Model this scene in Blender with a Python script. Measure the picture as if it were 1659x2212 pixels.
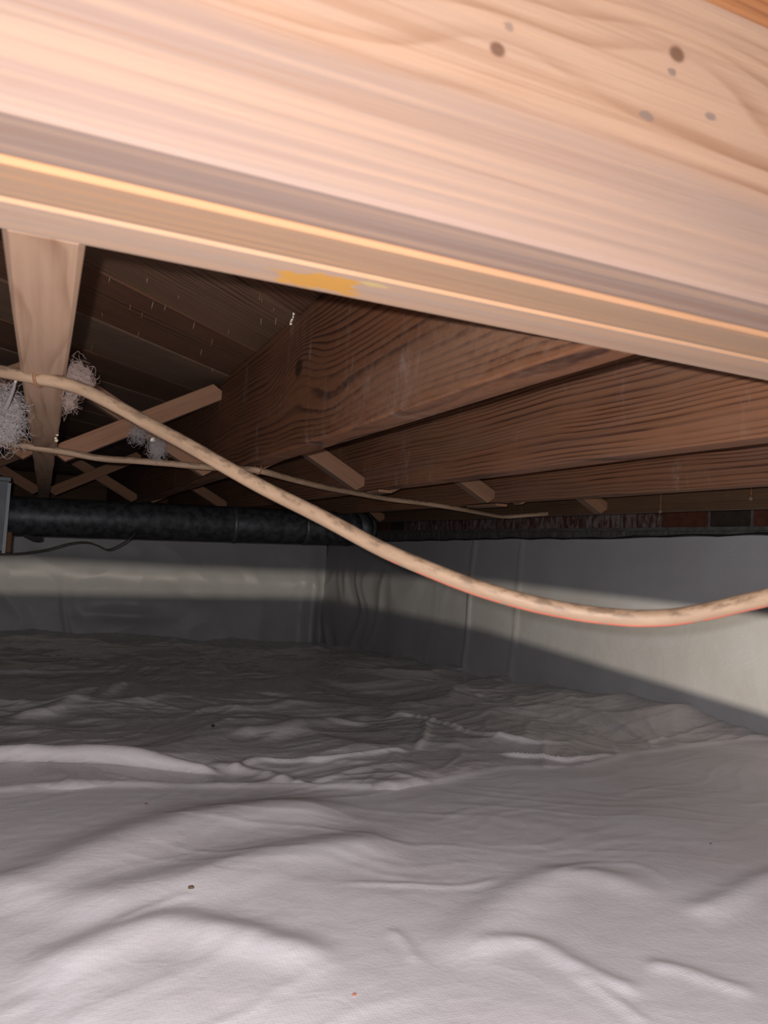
import bpy, math, random
import numpy as np
from mathutils import Matrix, Vector

random.seed(7)
for o in list(bpy.data.objects):
    bpy.data.objects.remove(o, do_unlink=True)
scene = bpy.context.scene
COL = scene.collection

# ------------------------------------------------------------------ camera
# World: X along the girder (to the right), Y along the joists (away), Z up.
# The lens sits at the origin, about 0.42 m above the plastic ground sheet.
W, H, F = 1659.0, 2212.0, 1690.0
AX = np.array([0.91519897, -0.07675816, -0.39562486])
AY = np.array([-0.39846753, -0.02549758, -0.91682795])
AZ = np.array([0.06028655, 0.99672366, -0.053921])
R = np.array([AX, AY, AZ])
cam_d = bpy.data.cameras.new('camera')
cam = bpy.data.objects.new('camera', cam_d)
COL.objects.link(cam)
cam_d.sensor_fit = 'VERTICAL'
cam_d.sensor_height = 36.0
cam_d.sensor_width = 27.0
cam_d.lens = 36.0 * F / H
cam_d.clip_start = 0.02
cam_d.dof.use_dof = True
cam_d.dof.focus_distance = 1.7
cam_d.dof.aperture_fstop = 12.0
cam.matrix_world = Matrix([list(R[0]) + [0], list(R[1]) + [0], list(R[2]) + [0], [0, 0, 0, 1]])
scene.camera = cam

# ------------------------------------------------------------------ light
world = bpy.data.worlds.new('world')
scene.world = world
world.use_nodes = True
world.node_tree.nodes['Background'].inputs[0].default_value = (0.02, 0.02, 0.022, 1)
world.node_tree.nodes['Background'].inputs[1].default_value = 0.35
FLASH_W = 69.0
fl_d = bpy.data.lights.new('phone_flash', 'POINT')
fl_d.energy = FLASH_W
fl_d.color = (1.0, 0.975, 0.99)
fl_d.shadow_soft_size = 0.0035
flash = bpy.data.objects.new('phone_flash', fl_d)
fl_d.use_nodes = True      # falloff gentler than inverse-square, so near wood does not blow out
_ft = fl_d.node_tree
_fo = _ft.nodes.new('ShaderNodeLightFalloff')
_fo.inputs['Strength'].default_value = 1.0
_fo.inputs['Smooth'].default_value = 0.32
_ft.links.new(_fo.outputs['Quadratic'], _ft.nodes['Emission'].inputs['Strength'])
flash.location = (-0.019, -0.004, 0.0095)
COL.objects.link(flash)
vs = scene.view_settings
scene.display_settings.display_device = 'sRGB'
vs.view_transform = 'Standard'
vs.look = 'None'
vs.gamma = 1.0
vs.use_curve_mapping = False
vs.exposure = 0.0

# ------------------------------------------------------------------ helpers
def ray(px, py):
    return R @ np.array([px - W / 2, -(py - H / 2), -F])
def on_x(px, py, v):
    d = ray(px, py); return d * v / d[0]
def on_y(px, py, v):
    d = ray(px, py); return d * v / d[1]
def on_z(px, py, v):
    d = ray(px, py); return d * v / d[2]
def at_depth(px, py, d):
    return ray(px, py) / F * d

def tag(o, label=None, cat=None, group=None, kind=None):
    if label: o['label'] = label
    if cat: o['category'] = cat
    if group: o['group'] = group
    if kind: o['kind'] = kind
    return o

def empty(name, loc):
    o = bpy.data.objects.new(name, None)
    o.empty_display_size = 0.05
    COL.objects.link(o)
    o.location = loc
    return o

def mesh_obj(name, verts, faces, mat, parent=None, smooth=False, uvs=None, matrix=None):
    me = bpy.data.meshes.new(name)
    me.from_pydata([tuple(map(float, v)) for v in verts], [], faces)
    if uvs is not None:
        lay = me.uv_layers.new(name='UVMap')
        flat = [c for poly in uvs for uv in poly for c in uv]
        lay.data.foreach_set('uv', flat)
    me.update()
    if smooth:
        me.polygons.foreach_set('use_smooth', [True] * len(me.polygons))
    me.materials.append(mat)
    o = bpy.data.objects.new(name, me)
    COL.objects.link(o)
    if matrix is not None:
        o.matrix_world = matrix
    if parent is not None:
        o.parent = parent
        o.matrix_parent_inverse = Matrix.LocRotScale(parent.location, parent.rotation_euler, parent.scale).inverted()
    return o

def box_vf(x0, x1, y0, y1, z0, z1, b=0.0):
    """Box with its 12 edges chamfered by b."""
    if b <= 0:
        v = [(x, y, z) for x in (x0, x1) for y in (y0, y1) for z in (z0, z1)]
        return v, [(0, 1, 3, 2), (4, 6, 7, 5), (0, 4, 5, 1), (2, 3, 7, 6), (0, 2, 6, 4), (1, 5, 7, 3)]
    # rings along x with an octagonal section
    def sec(x, i):
        ya, yb, za, zb = y0 + i, y1 - i, z0 + i, z1 - i
        return [(x, ya + b, za), (x, yb - b, za), (x, yb, za + b), (x, yb, zb - b),
                (x, yb - b, zb), (x, ya + b, zb), (x, ya, zb - b), (x, ya, za + b)]
    v = sec(x0, b * .6) + sec(x0 + b * .6, 0) + sec(x1 - b * .6, 0) + sec(x1, b * .6)
    f = [tuple(range(7, -1, -1)), tuple(range(24, 32))]
    for r in range(3):
        for k in range(8):
            a, c = r * 8 + k, r * 8 + (k + 1) % 8
            f.append((a, c, c + 8, a + 8))
    return v, f

def board(name, p0, p1, thick, height, mat, parent=None, bevel=0.002, up=(0, 0, 1), wob=0.0, segs=1, seed=0):
    """A sawn board from p0 to p1 (centre line); local x = length, y = thickness, z = height."""
    p0, p1 = Vector(p0), Vector(p1)
    x = (p1 - p0).normalized()
    y = Vector(up).cross(x).normalized()
    z = x.cross(y)
    L = (p1 - p0).length
    rs = random.Random(seed)
    hy, hz, b = thick / 2, height / 2, bevel
    verts, faces = [], []
    xs = [0, b * .6] + [L * k / segs for k in range(1, segs)] + [L - b * .6, L]
    for i, xx in enumerate(xs):
        s = 1 - (b * .6 / min(hy, hz) if i in (0, len(xs) - 1) else 0)
        dy = rs.uniform(-wob, wob) if 1 < i < len(xs) - 2 else 0
        dz = rs.uniform(-wob, wob) if 1 < i < len(xs) - 2 else 0
        bb = b * (1 + (rs.random() - .3) * (1 if wob else 0))
        for (a, c) in ((-hy + bb, -hz), (hy - bb, -hz), (hy, -hz + bb), (hy, hz - bb),
                       (hy - bb, hz), (-hy + bb, hz), (-hy, hz - bb), (-hy, -hz + bb)):
            verts.append((xx, a * s + dy, c * s + dz))
    n = len(xs)
    faces.append(tuple(range(7, -1, -1)))
    faces.append(tuple(range((n - 1) * 8, n * 8)))
    for r in range(n - 1):
        for k in range(8):
            a, c = r * 8 + k, r * 8 + (k + 1) % 8
            faces.append((a, c, c + 8, a + 8))
    M = Matrix(((x.x, y.x, z.x, p0.x), (x.y, y.y, z.y, p0.y), (x.z, y.z, z.z, p0.z), (0, 0, 0, 1)))
    return mesh_obj(name, verts, faces, mat, parent, matrix=M)

def catmull(pts, n=8):
    P = [np.array(p, float) for p in pts]
    P = [2 * P[0] - P[1]] + P + [2 * P[-1] - P[-2]]
    out = []
    for i in range(1, len(P) - 2):
        a, b, c, d = P[i - 1:i + 3]
        for k in range(n):
            t = k / n
            out.append(.5 * (2 * b + (c - a) * t + (2 * a - 5 * b + 4 * c - d) * t * t + (3 * b - a - 3 * c + d) * t ** 3))
    out.append(P[-2])
    return out

def tube_vf(pts, rad, sides=12, flat=1.0, up=(0, 0, 1), caps=True):
    """Sweep; rad a number or list; flat squeezes across `up`. Returns verts, faces, uvs."""
    pts = [np.array(p, float) for p in pts]
    n = len(pts)
    rads = rad if isinstance(rad, (list, tuple, np.ndarray)) else [rad] * n
    verts, faces, uvs = [], [], []
    upv = np.array(up, float)
    ln = [0.0]
    for i in range(1, n):
        ln.append(ln[-1] + float(np.linalg.norm(pts[i] - pts[i - 1])))
    for i in range(n):
        t = pts[min(i + 1, n - 1)] - pts[max(i - 1, 0)]
        t = t / (np.linalg.norm(t) + 1e-12)
        s = np.cross(upv, t)
        if np.linalg.norm(s) < 1e-3:
            s = np.cross(np.array([1.0, .2, 0]), t)
        s /= np.linalg.norm(s)
        u = np.cross(t, s)
        for k in range(sides):
            a = 2 * math.pi * k / sides
            verts.append(pts[i] + rads[i] * (math.cos(a) * s + math.sin(a) * u * flat))
    for i in range(n - 1):
        for k in range(sides):
            k2 = (k + 1) % sides
            faces.append((i * sides + k, i * sides + k2, (i + 1) * sides + k2, (i + 1) * sides + k))
            v0, v1 = k / sides, (k + 1) / sides
            uvs.append(((ln[i], v0), (ln[i], v1), (ln[i + 1], v1), (ln[i + 1], v0)))
    if caps:
        faces.append(tuple(range(sides - 1, -1, -1)))
        uvs.append([(0, 0)] * sides)
        faces.append(tuple(range((n - 1) * sides, n * sides)))
        uvs.append([(0, 0)] * sides)
    return verts, faces, uvs

def tube(name, pts, rad, mat, parent=None, sides=12, flat=1.0, up=(0, 0, 1), caps=True):
    v, f, u = tube_vf(pts, rad, sides, flat, up, caps)
    return mesh_obj(name, v, f, mat, parent, smooth=True, uvs=u)

# gradient noise in numpy ------------------------------------------------
_rng = np.random.RandomState(11)
_perm = _rng.permutation(512)
_ang = _rng.rand(512) * 2 * np.pi
def noise2(x, y, seed=0):
    x = np.asarray(x, float) + seed * 17.13; y = np.asarray(y, float) - seed * 9.71
    xi, yi = np.floor(x).astype(int), np.floor(y).astype(int)
    xf, yf = x - xi, y - yi
    def g(ix, iy):
        a = _ang[_perm[(_perm[ix & 511] + iy) & 511]]
        return np.cos(a), np.sin(a)
    def dot(ix, iy, dx, dy):
        gx, gy = g(ix, iy); return gx * dx + gy * dy
    u = xf ** 3 * (xf * (xf * 6 - 15) + 10); v = yf ** 3 * (yf * (yf * 6 - 15) + 10)
    a = dot(xi, yi, xf, yf); b = dot(xi + 1, yi, xf - 1, yf)
    c = dot(xi, yi + 1, xf, yf - 1); d = dot(xi + 1, yi + 1, xf - 1, yf - 1)
    return (a + u * (b - a)) * (1 - v) + (c + u * (d - c)) * v
def ridged(x, y, seed=0):
    return 1 - np.abs(noise2(x, y, seed)) * 2
def sstep(a, b, x):
    t = np.clip((x - a) / (b - a), 0, 1); return t * t * (3 - 2 * t)

# ------------------------------------------------------------------ materials
def new_mat(name):
    m = bpy.data.materials.new(name)
    m.use_nodes = True
    nt = m.node_tree
    return m, nt, nt.nodes['Principled BSDF']

class NB:
    """Small wrapper to write node maths as expressions."""
    def __init__(self, nt): self.nt = nt
    def node(self, t, **kw):
        n = self.nt.nodes.new(t)
        for k, v in kw.items(): setattr(n, k, v)
        return n
    def put(self, sock, v):
        if isinstance(v, bpy.types.NodeSocket): self.nt.links.new(v, sock)
        else: sock.default_value = v
    def m(self, op, a, b=0.0, c=0.0):
        n = self.node('ShaderNodeMath', operation=op)
        self.put(n.inputs[0], a); self.put(n.inputs[1], b); self.put(n.inputs[2], c)
        return n.outputs[0]
    def xyz(self, x, y, z):
        n = self.node('ShaderNodeCombineXYZ')
        for i, v in enumerate((x, y, z)): self.put(n.inputs[i], v)
        return n.outputs[0]
    def noise(self, vec, scale=1.0, detail=3.0, rough=.5, dist=0.0):
        n = self.node('ShaderNodeTexNoise')
        self.put(n.inputs['Vector'], vec)
        n.inputs['Scale'].default_value = scale
        n.inputs['Detail'].default_value = detail
        n.inputs['Roughness'].default_value = rough
        n.inputs['Distortion'].default_value = dist
        return n.outputs['Fac']
    def ramp(self, fac, stops):
        n = self.node('ShaderNodeValToRGB')
        self.put(n.inputs[0], fac)
        el = n.color_ramp.elements
        while len(el) < len(stops): el.new(0.5)
        for e, (p, c) in zip(el, stops):
            e.position = p
            e.color = (c, c, c, 1) if isinstance(c, (int, float)) else (*c, 1)
        return n.outputs[0]
    def mix(self, fac, a, b, blend='MIX'):
        n = self.node('ShaderNodeMix', data_type='RGBA', blend_type=blend)
        self.put(n.inputs[0], fac)
        for s, v in ((n.inputs[6], a), (n.inputs[7], b)):
            self.put(s, v if isinstance(v, bpy.types.NodeSocket) else (*v, 1))
        return n.outputs[2]
    def step(self, a, b, x):
        n = self.node('ShaderNodeMapRange', interpolation_type='SMOOTHSTEP')
        self.put(n.inputs[0], x); n.inputs[1].default_value = a; n.inputs[2].default_value = b
        return n.outputs[0]
    def bump(self, height, strength, dist, bsdf):
        n = self.node('ShaderNodeBump')
        self.put(n.inputs['Height'], height)
        n.inputs['Strength'].default_value = strength
        n.inputs['Distance'].default_value = dist
        self.nt.links.new(n.outputs[0], bsdf.inputs['Normal'])

def wood(name, light, dark, ring=150.0, pith=(0.01, -0.12), warp=0.02, wl=1.4, knots=(), grey=0.25,
         greycol=(0.30, 0.25, 0.21), stains=(), dust=0.0, contrast=1.0, rand=True, warpz=5.0, rough=.75,
         fibre=.35, tide=None, under_grey=0.0, core_k=1.0, under_col=None, streak=.25):
    """Sawn softwood: growth rings around a pith line, knots that bend them, fibre and weathering."""
    m, nt, bs = new_mat(name)
    N = NB(nt)
    tc = N.node('ShaderNodeTexCoord')
    sp = N.node('ShaderNodeSeparateXYZ'); nt.links.new(tc.outputs['Object'], sp.inputs[0])
    u0, v0, w0 = sp.outputs
    off = 0.0
    if rand:
        oi = N.node('ShaderNodeObjectInfo')
        off = N.m('MULTIPLY', oi.outputs['Random'], 23.0)
    u = N.m('ADD', u0, off)
    n1 = N.noise(N.xyz(N.m('MULTIPLY', u, wl), N.m('MULTIPLY', v0, warpz), N.m('MULTIPLY', w0, warpz)), 1.0, 2.0, .5)
    n2 = N.noise(N.xyz(N.m('MULTIPLY', u, wl * 5), N.m('MULTIPLY', v0, warpz * 4), N.m('MULTIPLY', w0, warpz * 4)), 1.0, 2.0, .5)
    dy = N.m('SUBTRACT', v0, pith[0]); dz = N.m('SUBTRACT', w0, pith[1])
    r = N.m('SQRT', N.m('ADD', N.m('MULTIPLY', dy, dy), N.m('MULTIPLY', dz, dz)))
    r = N.m('ADD', r, N.m('MULTIPLY', N.m('SUBTRACT', n1, .5), warp * 2))
    r = N.m('ADD', r, N.m('MULTIPLY', N.m('SUBTRACT', n2, .5), warp * .25))
    # rings are not evenly spaced
    r = N.m('ADD', r, N.m('MULTIPLY', N.m('SINE', N.m('MULTIPLY', r, ring * .83)), .45 / ring))
    core = None
    for (ku, kw, size, amt, *bare) in knots:
        du = N.m('MULTIPLY', N.m('SUBTRACT', u0, ku), .45); dw = N.m('SUBTRACT', w0, kw)
        q2 = N.m('ADD', N.m('MULTIPLY', du, du), N.m('MULTIPLY', dw, dw))
        g = N.m('EXPONENT', N.m('MULTIPLY', q2, -1.0 / (size * size)))
        r = N.m('ADD', r, N.m('MULTIPLY', g, amt))
        du2 = N.m('MULTIPLY', N.m('SUBTRACT', u0, ku), .8)
        q = N.m('SQRT', N.m('ADD', N.m('MULTIPLY', du2, du2), N.m('MULTIPLY', dw, dw)))
        q = N.m('ADD', q, N.m('MULTIPLY', N.m('SUBTRACT', n2, .5), size * .25))
        if bare: continue
        c = N.m('SUBTRACT', 1.0, N.step(size * .18 * core_k, size * .34 * core_k, q))
        core = c if core is None else N.m('MAXIMUM', core, c)
    t = N.m('FRACT', N.m('MULTIPLY', r, ring))
    saw = N.ramp(t, [(0, .05), (.5, .12), (.80, .85), (.90, 1.0), (1.0, .05)])
    # let the ring contrast swell and fade along the board
    n3 = N.noise(N.xyz(N.m('MULTIPLY', u, 3.0), N.m('MULTIPLY', v0, 14), N.m('MULTIPLY', w0, 14)), 1.0, 3.0, .6)
    amt = N.m('MULTIPLY', saw, N.m('MULTIPLY', N.step(.25, .75, n3), contrast))
    col = N.mix(amt, light, dark)
    fib = N.noise(N.xyz(N.m('MULTIPLY', u, 14), N.m('MULTIPLY', v0, 420), N.m('MULTIPLY', w0, 420)), 1.0, 2.0, .6)
    col = N.mix(N.m('MULTIPLY', N.step(.35, .75, fib), fibre), col, (light[0] * .55, light[1] * .5, light[2] * .46))
    n4 = N.noise(N.xyz(N.m('MULTIPLY', u, 2.2), N.m('MULTIPLY', v0, 22), N.m('MULTIPLY', w0, 22)), 1.0, 4.0, .65)
    if grey > 0:
        col = N.mix(N.m('MULTIPLY', N.step(.38, .68, n4), grey), col, greycol)
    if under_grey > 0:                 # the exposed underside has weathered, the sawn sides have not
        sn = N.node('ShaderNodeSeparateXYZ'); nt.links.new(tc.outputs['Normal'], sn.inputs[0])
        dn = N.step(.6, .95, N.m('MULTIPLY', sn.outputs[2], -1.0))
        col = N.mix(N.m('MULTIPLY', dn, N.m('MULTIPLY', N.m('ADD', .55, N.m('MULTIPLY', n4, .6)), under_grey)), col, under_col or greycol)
    if tide:                            # old water mark: the lower strip of the board has gone grey
        zl, colr, amt_t = tide
        zz = N.m('ADD', w0, N.m('MULTIPLY', N.m('SUBTRACT', n3, .5), .05))
        col = N.mix(N.m('MULTIPLY', N.m('SUBTRACT', 1.0, N.step(zl - .012, zl + .012, zz)), N.m('MULTIPLY', N.m('ADD', .4, n4), amt_t)), col, colr)
    if streak > 0:
        n8 = N.noise(N.xyz(N.m('MULTIPLY', u, 1.3), N.m('MULTIPLY', v0, 130), N.m('MULTIPLY', w0, 130)), 1.0, 4.0, .6)
        col = N.mix(N.m('MULTIPLY', N.step(.5, .68, n8), streak), col, (dark[0] * 1.15, dark[1] * 1.2, dark[2] * 1.3))
        col = N.mix(N.m('MULTIPLY', N.step(.52, .30, n8), streak), col, (min(1, light[0] * 1.2), light[1] * 1.18, light[2] * 1.12))
    if core is not None:
        col = N.mix(N.m('MULTIPLY', core, .8), col, (dark[0] * .45, dark[1] * .4, dark[2] * .38))
    if dust > 0:
        n5 = N.noise(N.xyz(N.m('MULTIPLY', u, 16), 0.0, N.m('MULTIPLY', w0, 5)), 1.0, 5.0, .7)
        n6 = N.noise(N.xyz(N.m('MULTIPLY', u, 60), N.m('MULTIPLY', v0, 60), N.m('MULTIPLY', w0, 40)), 1.0, 4.0, .7)
        dm = N.m('MULTIPLY', N.step(.54, .76, n5), N.step(.36, .66, n6))
        col = N.mix(N.m('MULTIPLY', dm, dust), col, (.30, .25, .22))
    for (su, sv, sw, ru, rw, c, soft, *wide) in stains:   # paint or dirt marks with a shape of their own
        n7 = N.noise(N.xyz(N.m('MULTIPLY', u0, 70), N.m('MULTIPLY', v0, 120), N.m('MULTIPLY', w0, 120)), 1.0, 4.0, .65)
        ex = N.m('DIVIDE', N.m('SUBTRACT', u0, su), ru)
        ey = N.m('DIVIDE', N.m('SUBTRACT', v0 if sv is not None else w0, sv if sv is not None else sw), rw)
        e = N.m('SQRT', N.m('ADD', N.m('MULTIPLY', ex, ex), N.m('MULTIPLY', ey, ey)))
        e = N.m('ADD', e, N.m('MULTIPLY', N.m('SUBTRACT', n7, .5), 2.4))
        k = N.m('SUBTRACT', 1.0, N.step(.0 if wide else .75, 1.6 if wide else 1.1, e))
        col = N.mix(N.m('MULTIPLY', k, soft), col, c)
    nt.links.new(col, bs.inputs['Base Color'])
    bs.inputs['Roughness'].default_value = rough
    bs.inputs['Specular IOR Level'].default_value = .25
    hgt = N.m('ADD', N.m('MULTIPLY', fib, .6), N.m('MULTIPLY', amt, -.12))
    N.bump(hgt, .3, .0012, bs)
    return m

def simple(name, col, rough=.6, metal=0.0, spec=.4, var=None, scale=20.0, bump=0.0, bscale=80.0, stretch=(1, 1, 1)):
    m, nt, bs = new_mat(name)
    N = NB(nt)
    bs.inputs['Roughness'].default_value = rough
    bs.inputs['Metallic'].default_value = metal
    bs.inputs['Specular IOR Level'].default_value = spec
    tc = N.node('ShaderNodeTexCoord')
    mp = N.node('ShaderNodeMapping'); nt.links.new(tc.outputs['Object'], mp.inputs[0])
    mp.inputs['Scale'].default_value = stretch
    if var:
        f = N.noise(mp.outputs[0], scale, 4.0, .6)
        nt.links.new(N.mix(N.step(.35, .65, f), col, var), bs.inputs['Base Color'])
    else:
        bs.inputs['Base Color'].default_value = (*col, 1)
    if bump:
        N.bump(N.noise(mp.outputs[0], bscale, 4.0, .6), bump, .002, bs)
    return m

def plastic(name, col, rough=.36, weave=0.25, crumple=.35, cscale=9.0, var=.93):
    """Reinforced polyethylene sheet: woven grid, soft wrinkles, scuffs."""
    m, nt, bs = new_mat(name)
    N = NB(nt)
    tc = N.node('ShaderNodeTexCoord')
    P = tc.outputs['Object']
    sp = N.node('ShaderNodeSeparateXYZ'); nt.links.new(P, sp.inputs[0])
    x, y, z = sp.outputs
    big = N.noise(P, 5.0, 4.0, .6)
    col2 = tuple(c * var * (1 - .02 * i) for i, c in enumerate(col))
    nt.links.new(N.mix(N.step(.3, .7, big), col, col2), bs.inputs['Base Color'])
    sc = N.noise(N.xyz(N.m('MULTIPLY', x, 14), N.m('MULTIPLY', y, 40), N.m('MULTIPLY', z, 30)), 1.0, 4.0, .7)
    nt.links.new(N.m('ADD', rough - .07, N.m('MULTIPLY', sc, .16)), bs.inputs['Roughness'])
    bs.inputs['Specular IOR Level'].default_value = .5
    c1 = N.m('ABSOLUTE', N.m('SUBTRACT', N.noise(P, cscale, 3.0, .55, .6), .5))
    c2 = N.m('ABSOLUTE', N.m('SUBTRACT', N.noise(P, cscale * 3.1, 2.0, .5, .8), .5))
    wv = N.m('ADD', N.m('SINE', N.m('MULTIPLY', x, 1500)), N.m('SINE', N.m('MULTIPLY', N.m('ADD', y, z), 1500)))
    fine = N.noise(P, 160.0, 2.0, .5)
    hgt = N.m('ADD', N.m('MULTIPLY', c1, -1.3 * crumple), N.m('MULTIPLY', c2, -.55 * crumple))
    hgt = N.m('ADD', hgt, N.m('MULTIPLY', wv, .010 * weave))
    hgt = N.m('ADD', hgt, N.m('MULTIPLY', fine, .03))
    N.bump(hgt, 1.0, .012, bs)
    return m

M = {}
M['girder_front'] = wood('girder front wood', (.33, .207, .138), (.18, .085, .043), ring=70, pith=(.03, .17), warp=.020, wl=1.7,
                         knots=((.755, .010, .028, .018), (.874, .045, .032, .020)), grey=.2, greycol=(.31, .23, .19), rand=False,
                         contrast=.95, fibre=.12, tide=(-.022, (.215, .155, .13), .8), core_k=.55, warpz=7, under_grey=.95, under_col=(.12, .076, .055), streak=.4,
                         stains=((.853, None, .003, .005, .003, (.13, .10, .09), .7), (.902, None, .016, .006, .003, (.13, .10, .09), .7),
                                 (.871, None, .034, .004, .003, (.12, .09, .08), .7), (.761, None, .024, .003, .003, (.14, .10, .08), .6)))
M['girder_near'] = M['girder_front']
M['girder_mid'] = wood('girder middle wood', (.36, .185, .09), (.26, .12, .055), ring=170, grey=.2, greycol=(.23, .165, .118), contrast=.6, under_grey=.85, streak=.4)
M['girder_far'] = wood('girder far wood', (.37, .20, .10), (.26, .125, .06), ring=150, grey=.2, greycol=(.28, .215, .175), contrast=.5, rand=False, under_grey=.85, streak=.35,
                       stains=((.705, .003, None, .026, .015, (.42, .20, .022), .85), (.734, -.012, None, .009, .004, (.44, .33, .11), .6)))
M['cap'] = wood('reddish cap wood', (.36, .15, .06), (.18, .065, .026), ring=110, grey=.1)
M['joist_under'] = wood('joist pale wood', (.30, .19, .125), (.15, .075, .042), ring=75, pith=(.09, -.2), grey=.35, greycol=(.23, .17, .13), rand=False, warp=.035, warpz=9, fibre=.15)
M['joist_knot'] = wood('joist knotted wood', (.128, .050, .021), (.032, .0095, .004), ring=92, pith=(.02, -.17), warp=.024, wl=1.8,
                       knots=((.768, .018, .05, -.045), (.60, -.10, .06, .018, 1)), grey=.12, greycol=(.10, .06, .04), dust=.5, rand=False, contrast=1.6, fibre=.2, core_k=1.15,
                       stains=((.28, None, -.075, .30, .045, (.20, .12, .08), .38, 1), (.10, None, -.02, .12, .06, (.19, .105, .066), .3, 1)))
M['joist_lined'] = wood('joist close-grained wood', (.185, .083, .042), (.045, .014, .0062), ring=112, pith=(.02, .22), warp=.012, wl=1.9, grey=.4, greycol=(.14, .083, .06), dust=.45, contrast=1.5, fibre=.2)
M['joist_dark'] = wood('joist dull wood', (.095, .052, .027), (.04, .018, .009), ring=150, pith=(.02, .24), warp=.012, wl=1.5, grey=.3, greycol=(.07, .045, .03), dust=.2, contrast=1.3)
M['strut'] = wood('bridging wood', (.22, .112, .064), (.10, .044, .022), ring=330, pith=(.0, -.06), warp=.004, grey=.2, greycol=(.14, .1, .075), under_grey=.8)
M['plank_a'] = wood('subfloor plank brown', (.115, .062, .035), (.034, .0145, .0075), ring=110, pith=(-.16, -.01), warp=.016, wl=1.3, grey=.35, greycol=(.095, .061, .041), dust=.2, contrast=1.5)
M['plank_b'] = wood('subfloor plank red brown', (.095, .042, .021), (.028, .010, .005), ring=90, pith=(-.14, -.02), warp=.022, wl=1.3, grey=.2, greycol=(.085, .057, .042), dust=.1, contrast=1.5)
M['plank_c'] = wood('subfloor plank grey', (.12, .072, .045), (.045, .023, .013), ring=150, pith=(-.18, -.01), warp=.01, wl=1.3, grey=.45, greycol=(.095, .067, .048), dust=.2, contrast=1.4)
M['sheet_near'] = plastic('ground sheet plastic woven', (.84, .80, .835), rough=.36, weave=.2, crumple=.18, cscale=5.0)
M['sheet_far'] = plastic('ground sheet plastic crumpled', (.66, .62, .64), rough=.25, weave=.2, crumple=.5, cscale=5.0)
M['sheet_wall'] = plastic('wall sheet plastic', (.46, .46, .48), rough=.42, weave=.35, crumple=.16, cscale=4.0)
M['mortar'] = simple('grey mortar', (.11, .105, .10), .9, var=(.07, .066, .06), scale=25, bump=.6, bscale=60)
M['soil'] = simple('bare soil', (.10, .075, .055), .95, var=(.06, .045, .035), scale=8, bump=.8, bscale=30)
def brick_mat(name, a, b, white=0.0):
    m, nt, bs = new_mat(name)
    N = NB(nt)
    tc = N.node('ShaderNodeTexCoord'); oi = N.node('ShaderNodeObjectInfo')
    vec = N.node('ShaderNodeVectorMath', operation='ADD')
    nt.links.new(tc.outputs['Object'], vec.inputs[0])
    N.put(vec.inputs[1], N.xyz(N.m('MULTIPLY', oi.outputs['Random'], 9.0), 0.0, N.m('MULTIPLY', oi.outputs['Random'], 5.0)))
    f = N.noise(vec.outputs[0], 30, 5, .65)
    col = N.mix(N.step(.35, .65, f), a, b)
    if white:
        sp = N.node('ShaderNodeSeparateXYZ'); nt.links.new(vec.outputs[0], sp.inputs[0])
        g = N.noise(N.xyz(N.m('MULTIPLY', sp.outputs[0], 45), N.m('MULTIPLY', sp.outputs[1], 45), N.m('MULTIPLY', sp.outputs[2], 16)), 1.0, 5, .7)
        col = N.mix(N.m('MULTIPLY', N.step(.42, .6, g), white), col, (.22, .19, .175))
    nt.links.new(col, bs.inputs['Base Color'])
    bs.inputs['Roughness'].default_value = .9
    bs.inputs['Specular IOR Level'].default_value = .2
    N.bump(N.noise(tc.outputs['Object'], 140, 4, .6), .6, .002, bs)
    return m
M['brick_red'] = brick_mat('brick red', (.105, .034, .02), (.07, .024, .015))
M['brick_dark'] = brick_mat('brick dark brown', (.042, .029, .021), (.026, .019, .015))
M['brick_white'] = brick_mat('brick with white bloom', (.085, .03, .022), (.055, .024, .018), white=.8)
M['brick_grey'] = brick_mat('brick smeared with mortar', (.10, .097, .092), (.065, .063, .06), white=.25)
M['caulk'] = simple('black sealant', (.012, .012, .013), .7)
M['duct'] = simple('weathered galvanised steel', (.055, .059, .064), .5, metal=.35, var=(.02, .0215, .025), scale=38, bump=.15, bscale=30)
M['duct_band'] = simple('duct seam steel', (.085, .09, .096), .45, metal=.5)
M['sheet_metal'] = simple('sheet steel', (.07, .076, .082), .5, metal=.3, var=(.045, .049, .052), scale=12)
M['dark_strap'] = simple('black strap', (.012, .012, .012), .8)
M['wire'] = simple('dark brown wire', (.035, .026, .014), .7)
M['rust'] = simple('rusty staple steel', (.17, .075, .03), .8, var=(.10, .045, .02), scale=200)
M['fluff_pink'] = simple('pinkish insulation fibre', (.24, .17, .145), .95)
M['fluff_grey'] = simple('grey web and lint', (.29, .255, .245), .95)
M['bead'] = simple('white egg sac silk', (.72, .66, .58), .7)
M['crumb_pale'] = simple('pale crumbs', (.55, .45, .32), .9)
M['staple_grey'] = simple('dull staple steel', (.16, .12, .085), .7)
M['crumb_dark'] = simple('dark pellet', (.03, .024, .02), .8)
M['crumb_brown'] = simple('brown husk', (.14, .085, .055), .8)
M['crumb_red'] = simple('reddish crumb', (.42, .16, .11), .8)
M['lamp_shell'] = simple('black lamp housing', (.01, .01, .01), .8)
M['block'] = simple('concrete block', (.17, .165, .16), .9, var=(.12, .118, .115), scale=14, bump=.5, bscale=40)

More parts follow.
